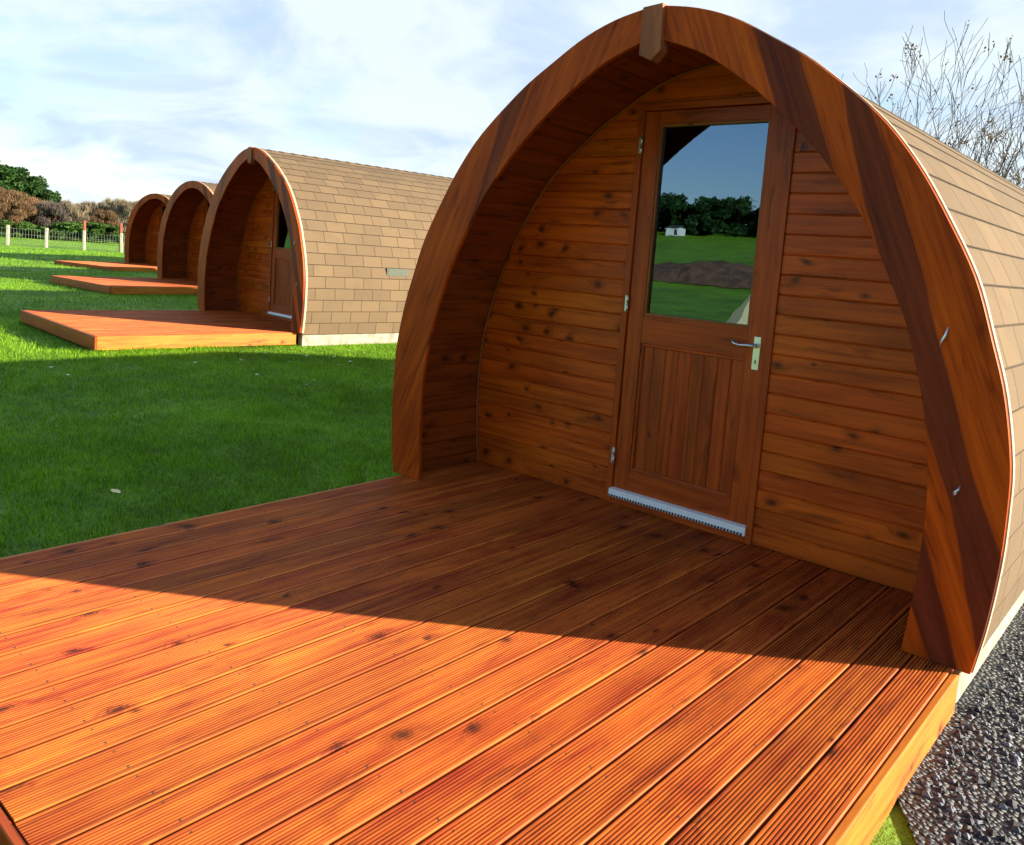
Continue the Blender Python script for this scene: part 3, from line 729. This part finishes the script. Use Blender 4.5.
# ------------------------------------------------------------------ trees
def branchy(mb, p, d, L, rad, lvl, maxl, rnd, up=.25, spread=.5, tips=None, nseg=4, minr=0.0):
    pts = [p.copy()]; rr = [rad]; dirs = [d.copy()]
    for i in range(nseg):
        d = (d+Vector((rnd.gauss(0, .12), rnd.gauss(0, .12), rnd.gauss(0, .05)+up*.15))).normalized()
        p = p+d*(L/nseg); pts.append(p.copy()); rr.append(max(minr, rad*(1-.62*(i+1)/nseg))); dirs.append(d.copy())
    mb.tube(pts, rr, 5 if lvl == 0 else (4 if lvl == 1 else 3))
    if lvl >= maxl:
        if tips is not None: tips.extend(pts[1:])
        return
    nb = rnd.randint(2, 4) if lvl else rnd.randint(3, 5)
    for k in range(nb):
        i = rnd.randint(1, nseg) if lvl else rnd.randint(max(1, nseg-3), nseg)
        a = rnd.random()*2*math.pi; base = dirs[i]
        side = base.orthogonal().normalized(); side.rotate(Matrix.Rotation(a, 3, base).to_quaternion() if False else Matrix.Rotation(a, 3, base))
        nd = (base+side*rnd.uniform(spread*.5, spread*1.2)+Vector((0, 0, up))).normalized()
        branchy(mb, pts[i], nd, L*rnd.uniform(.5, .78), rr[i]*.62, lvl+1, maxl, rnd, up, spread, tips, nseg, minr)
def bare_tree(name, loc, H, seed, label, lf=.16, maxl=4, group=None, spread=.80, stems=4):
    rnd = random.Random(seed); root = empty(name, loc); mb = MB(); tips = []
    for s in range(stems):
        a = s*2.1+rnd.random(); d = Vector((math.cos(a)*.30, math.sin(a)*.30, 1)).normalized()
        branchy(mb, Vector((math.cos(a)*.08, math.sin(a)*.08, 0)), d, H*.40, .0105*H, 0, maxl, rnd, .30, spread, tips, minr=.0055)
    mb.build('branches', M['bark'], root, merge=False)
    lb_ = MB()
    for tp in tips:
        if rnd.random() < lf*.45:
            for _ in range(rnd.randint(2, 9)):
                c_ = tp+Vector((rnd.gauss(0, .05), rnd.gauss(0, .05), rnd.gauss(0, .05))); a = Vector((rnd.gauss(0, 1), rnd.gauss(0, 1), rnd.gauss(0, 1))).normalized()*.036; b = a.orthogonal().normalized()*.024
                lb_.face([c_-a, c_+b, c_+a, c_-b])
    lb_.build('leaves', M['dryleaf'], root, merge=False)
    tag(root, label, 'tree', group); return root
G_ = 'bare trees behind the nearest pod'
bare_tree('bare_tree', (-3.55, 17.0, GZ), 8.5, 11, 'bare tree with dry leaf clusters, middle one above the near roof', lf=.10, group=G_)
bare_tree('bare_tree', (-2.45, 17.2, GZ), 8.0, 23, 'bare tree at the right edge, rightmost above the near roof', lf=.08, group=G_)
bare_tree('bare_tree', (-5.9, 21, GZ), 8.6, 5, 'thin faint bare tree, leftmost above the near roof', lf=.04, group=G_, maxl=3)

def crown_mesh(seed, R_, H, nclump, nleaf, size, twig=False, cone=False):
    rn = np.random.default_rng(seed); mb = MB(); rnd = random.Random(seed)
    cl_ = []
    for i in range(nclump):
        z = rn.uniform(.12, 1)**.8
        rmax = R_*((1-z)*.95+.06) if cone else R_*math.sqrt(max(0.05, 1-((z-.45)/.6)**2))
        a = rn.uniform(0, 2*np.pi); q = rmax*math.sqrt(rn.uniform(.15, 1)); cl_.append((q*math.cos(a), q*math.sin(a), z*H, rn.uniform(.16, .34)*R_))
    vs = []
    for cx, cy, cz, cr in cl_:
        n_ = nleaf//nclump
        dv = rn.normal(size=(n_, 3)); dv /= np.linalg.norm(dv, axis=1)[:, None]; dv *= (cr*rn.uniform(.3, 1.1, n_)[:, None]); dv[:, 2] *= .75
        vs.append(dv+np.array([cx, cy, cz]))
    Pn = np.concatenate(vs); n_ = len(Pn)
    a = rn.normal(size=(n_, 3))
    if twig: a = a*.35; a[:, 2] += 1.0; a += (Pn-np.array([0, 0, H*.2]))/H*.9
    a /= np.linalg.norm(a, axis=1)[:, None]; b = np.cross(a, rn.normal(size=(n_, 3))); b /= np.linalg.norm(b, axis=1)[:, None]
    sz = size*rn.uniform(.6, 1.4, n_)[:, None]
    ta, tb = (a*sz*2.6, b*sz*.16) if twig else (a*sz, b*sz*.6)
    Vv = np.stack([Pn-ta*.5-tb, Pn-ta*.5+tb, Pn+ta*.6], 1); Vv[:, :, 2] = np.maximum(Vv[:, :, 2], 0.02)
    me = bpy.data.meshes.new('crown'); me.vertices.add(3*n_); me.vertices.foreach_set('co', Vv.ravel()); me.loops.add(3*n_); me.loops.foreach_set('vertex_index', np.arange(3*n_, dtype=np.int32))
    me.polygons.add(n_); me.polygons.foreach_set('loop_start', np.arange(0, 3*n_, 3, dtype=np.int32)); me.update(calc_edges=True)
    return me
def tree_proto(name, mat, bark, seed, R_, H, nclump, nleaf, size, **kw):
    root = empty(name); me = crown_mesh(seed, R_, H, nclump, nleaf, size, **kw); me.materials.append(mat)
    cr = bpy.data.objects.new('crown', me); C.objects.link(cr); cr.parent = root
    rnd = random.Random(seed); mb = MB()
    branchy(mb, Vector((0, 0, -.1)), Vector((0, 0, 1)), H*.5, .03*H, 0, 2, rnd, .2, .6)
    mb.build('trunk', bark, root, merge=False)
    return root
PR = {
 'conifer': [tree_proto('evergreen_tree', M['conifer'], M['bark_dark'], s, 2.5, 7.0, 90, 16000, .20) for s in (1, 2)],
 'rusty': [tree_proto('leafless_tree', M['rusty'], M['bark_dark'], s, 2.4, 5.0, 46, 16000, .15, twig=True) for s in (3, 4)],
 'pale': [tree_proto('leafless_tree', M['palebush'], M['bark'], s, 2.2, 4.2, 40, 8000, .16, twig=True) for s in (5, 6)],
 'dark': [tree_proto('leafless_tree', M['purple'], M['bark_dark'], 7, 2.0, 3.6, 36, 11000, .15, twig=True)],
 'shrub': [tree_proto('evergreen_shrub', M['hedge'], M['bark_dark'], s, 1.7, 1.9, 26, 5000, .17) for s in (8, 9)],
}
used = set()
def put(kind, i, loc, s, rz, label, group=None, cat='tree', sz=None):
    pr = PR[kind][i % len(PR[kind])]
    if pr.name not in used: used.add(pr.name); o = pr
    else: o = copy_tree(pr)
    o.location = loc; o.scale = (s, s, sz or s); o.rotation_euler = (0, 0, rz)
    tag(o, label, cat, group); return o
fwd2 = Vector((-math.sin(YAW), math.cos(YAW))); rt2 = Vector((math.cos(YAW), math.sin(YAW)))
def at(pxx, dist):                                    # a ground point seen at column pxx (near the horizon line), dist metres ahead
    k = (pxx-512)/FPX + 0.0
    k = k + 0.0747*(-(339-225)/FPX)*-1*-1
    q = Vector((CAM.x, CAM.y))+fwd2*dist+rt2*(k*dist); return q
HT = {'conifer': 7.3, 'rusty': 5.2, 'pale': 4.4, 'dark': 3.8, 'shrub': 2.0}
TREES = [  # kind, px, dist, width scale, image row of the top, label
 ('conifer', -12, 74, 1.1, 158, 'tallest evergreen tree at the left edge beyond the fence'),
 ('conifer', 10, 76, 1.05, 167, 'dark evergreen tree beyond the rusty bushes, second from the left edge'),
 ('conifer', 29, 78, .95, 177, 'dark green tree in the middle of the falling evergreen treeline'),
 ('conifer', 44, 80, .85, 189, 'dark green tree on the falling treeline, second lowest evergreen'),
 ('conifer', 56, 84, .7, 201, 'lowest dark green tree where the evergreens end'),
 ('rusty', -10, 60, .85, 185, 'rusty brown leafless tree at the left edge behind the fence'),
 ('rusty', 12, 58, .75, 193, 'rusty brown leafless tree behind the leftmost fence post'),
 ('rusty', 31, 61, .65, 199, 'light brown leafless tree in front of the dark evergreens'),
 ('dark', 50, 60, .8, 205, 'dark purple brown bush behind the second fence post'),
 ('dark', 66, 64, .8, 207, 'dark bush between the second and third fence posts'),
 ('pale', 78, 64, .7, 203, 'pale grey leafless bush behind the third fence post'),
 ('pale', 97, 66, .8, 204, 'pale bare bush between the third and fourth fence posts'),
 ('rusty', 108, 62, .45, 212, 'low reddish bush just left of the farthest pod'),
 ('pale', 119, 68, .8, 201, 'pale bare tree rising beside the farthest pod'),
 ('dark', 92, 72, .9, 210, 'faint dark bush behind the pale bushes'),
 ('pale', 136, 66, .9, 203, 'pale bare tree hidden partly by the farthest pod arch'),
 ('pale', 62, 74, .8, 202, 'faint pale tree behind the dark bushes'),
 ('shrub', 20, 57, .8, 222, 'low green shrub behind the leftmost fence bay'),
 ('shrub', 66, 59, 1.0, 224, 'low green shrub behind the middle fence bay'),
 ('shrub', 90, 60, 1.2, 224, 'dark green shrub behind the right fence bay'),
 ('shrub', 110, 60, 1.0, 226, 'green shrub beside the fence post nearest the farthest pod'),
 ('shrub', 40, 60, 1.0, 224, 'green shrub below the dark purple bush')]
TREES = [(k_, p_, d_, s_, (1.6+(213.5+.076*p_-t_)*d_/FPX)/HT[k_], l_) for k_, p_, d_, s_, t_, l_ in TREES]
for i, (kd, pxx, dist, s, sz, lb) in enumerate(TREES):
    q = at(pxx, dist); put(kd, i, (q.x, q.y, GZ), s, i*1.3, lb, 'trees and bushes behind the fence', 'shrub' if kd == 'shrub' else 'tree', sz)

def wood_mass(name, label, mat, pts):
    vs, n_ = [], 0
    for k, (x, y, z, rr, hh, sd) in enumerate(pts):
        me0 = crown_mesh(sd, rr, hh, 26, 4200, .26); a = np.empty(len(me0.vertices)*3); me0.vertices.foreach_get('co', a); vs.append(a.reshape(-1, 3)+np.array([x, y, z])); bpy.data.meshes.remove(me0)
    V_ = np.concatenate(vs); n_ = len(V_)//3
    me = bpy.data.meshes.new(name); me.vertices.add(3*n_); me.vertices.foreach_set('co', V_.ravel()); me.loops.add(3*n_); me.loops.foreach_set('vertex_index', np.arange(3*n_, dtype=np.int32))
    me.polygons.add(n_); me.polygons.foreach_set('loop_start', np.arange(0, 3*n_, 3, dtype=np.int32)); me.update(calc_edges=True); me.materials.append(mat)
    o = bpy.data.objects.new(name, me); C.objects.link(o); tag(o, label, 'wood', kind='stuff')
q_ = [at(170+i*42, 70+5*math.sin(i*2.1)) for i in range(11)]
wood_mass('tree_belt', 'low brown wood continuing behind the row of pods', M['purple'], [(q.x, q.y, GZ, 2.6, 2.6, 40+i) for i, q in enumerate(q_)])
# ------------------------------------------------------------------ the view behind the camera, seen in the door's glass
wood_mass('far_wood', 'dark far wood on the rise, mirrored in the near door glass', M['conifer'],
    [(-60+i*1.7, -62-3*math.sin(i*1.7), float(ground_h(-60+i*1.7, -62))-.6, 2.6, 3.1+.35*math.sin(i*1.9), 60+i) for i in range(38)])
mb = MB(); rn = random.Random(3); nn, mm = 22, 9
def mz(a, b): return 1.05*math.sin(math.pi*a)**.8*math.sin(math.pi*b)**.7*(1+.18*math.sin(a*17+b*9))
for i in range(nn):
    for j in range(mm):
        q = [(a*11-5.5, b*4-2, mz(a, b)) for a, b in ((i/nn, j/mm), ((i+1)/nn, j/mm), ((i+1)/nn, (j+1)/mm), (i/nn, (j+1)/mm))]
        mb.face(q, None, True)
o = mb.build('soil_mound', M['soil']); o.location = (-16.5, -31.5, float(ground_h(-16.5, -31.5))-.15); tag(o, 'long heap of brown soil mirrored in the near door glass', 'soil heap')
o = put('rusty', 0, (-13.4, -16.5, GZ), .22, 1.0, 'small rusty plant mirrored low in the near door glass', None, 'plant', .2)
# site hut
hut = empty('site_hut', (-33.6, -57, float(ground_h(-33.6, -57)))); hut.scale = (.42,)*3; tag(hut, 'small white hut on the rise mirrored in the near door glass', 'hut')
mb = MB(); mb.box(-1.6, 1.6, -1, 1, -.3, 1.5); mb.build('walls', M['white'], hut)
mb = MB()
for s in (1, -1): mb.face([(-1.7, 0, 2.1), (1.7, 0, 2.1), (1.7, s*1.15, 1.45), (-1.7, s*1.15, 1.45)])
mb.face([(-1.6, -1, 1.5), (-1.6, 1, 1.5), (-1.6, 0, 2.08)]); mb.face([(1.6, -1, 1.5), (1.6, 1, 1.5), (1.6, 0, 2.08)]); mb.build('roof', M['vent'], hut)
mb = MB(); mb.box(.4, 1.1, .99, 1.03, .0, 1.25); mb.build('door', M['inside'], hut)
# tent shape made up to give a bright patch in the glass
tent = empty('made_up_tent', (-5.85, -13.2, GZ)); tag(tent, 'made-up cream tent for a bright patch at the lower right of the door glass', 'tent')
mb = MB(); n = 10
for k in range(n):
    a, b = 2*math.pi*k/n, 2*math.pi*(k+1)/n; r1 = .75
    A0, B0 = (r1*math.cos(a), r1*math.sin(a)), (r1*math.cos(b), r1*math.sin(b))
    mb.face([(*A0, .3), (*B0, .3), (0, 0, 1.35)]); mb.face([(*A0, 0), (*B0, 0), (*B0, .3), (*A0, .3)])
mb.build('canvas', M['canvas'], tent); mb = MB(); mb.tube([(0, 0, 1.3), (0, 0, 1.42)], .02, 6); mb.build('pole_tip', M['post'], tent)
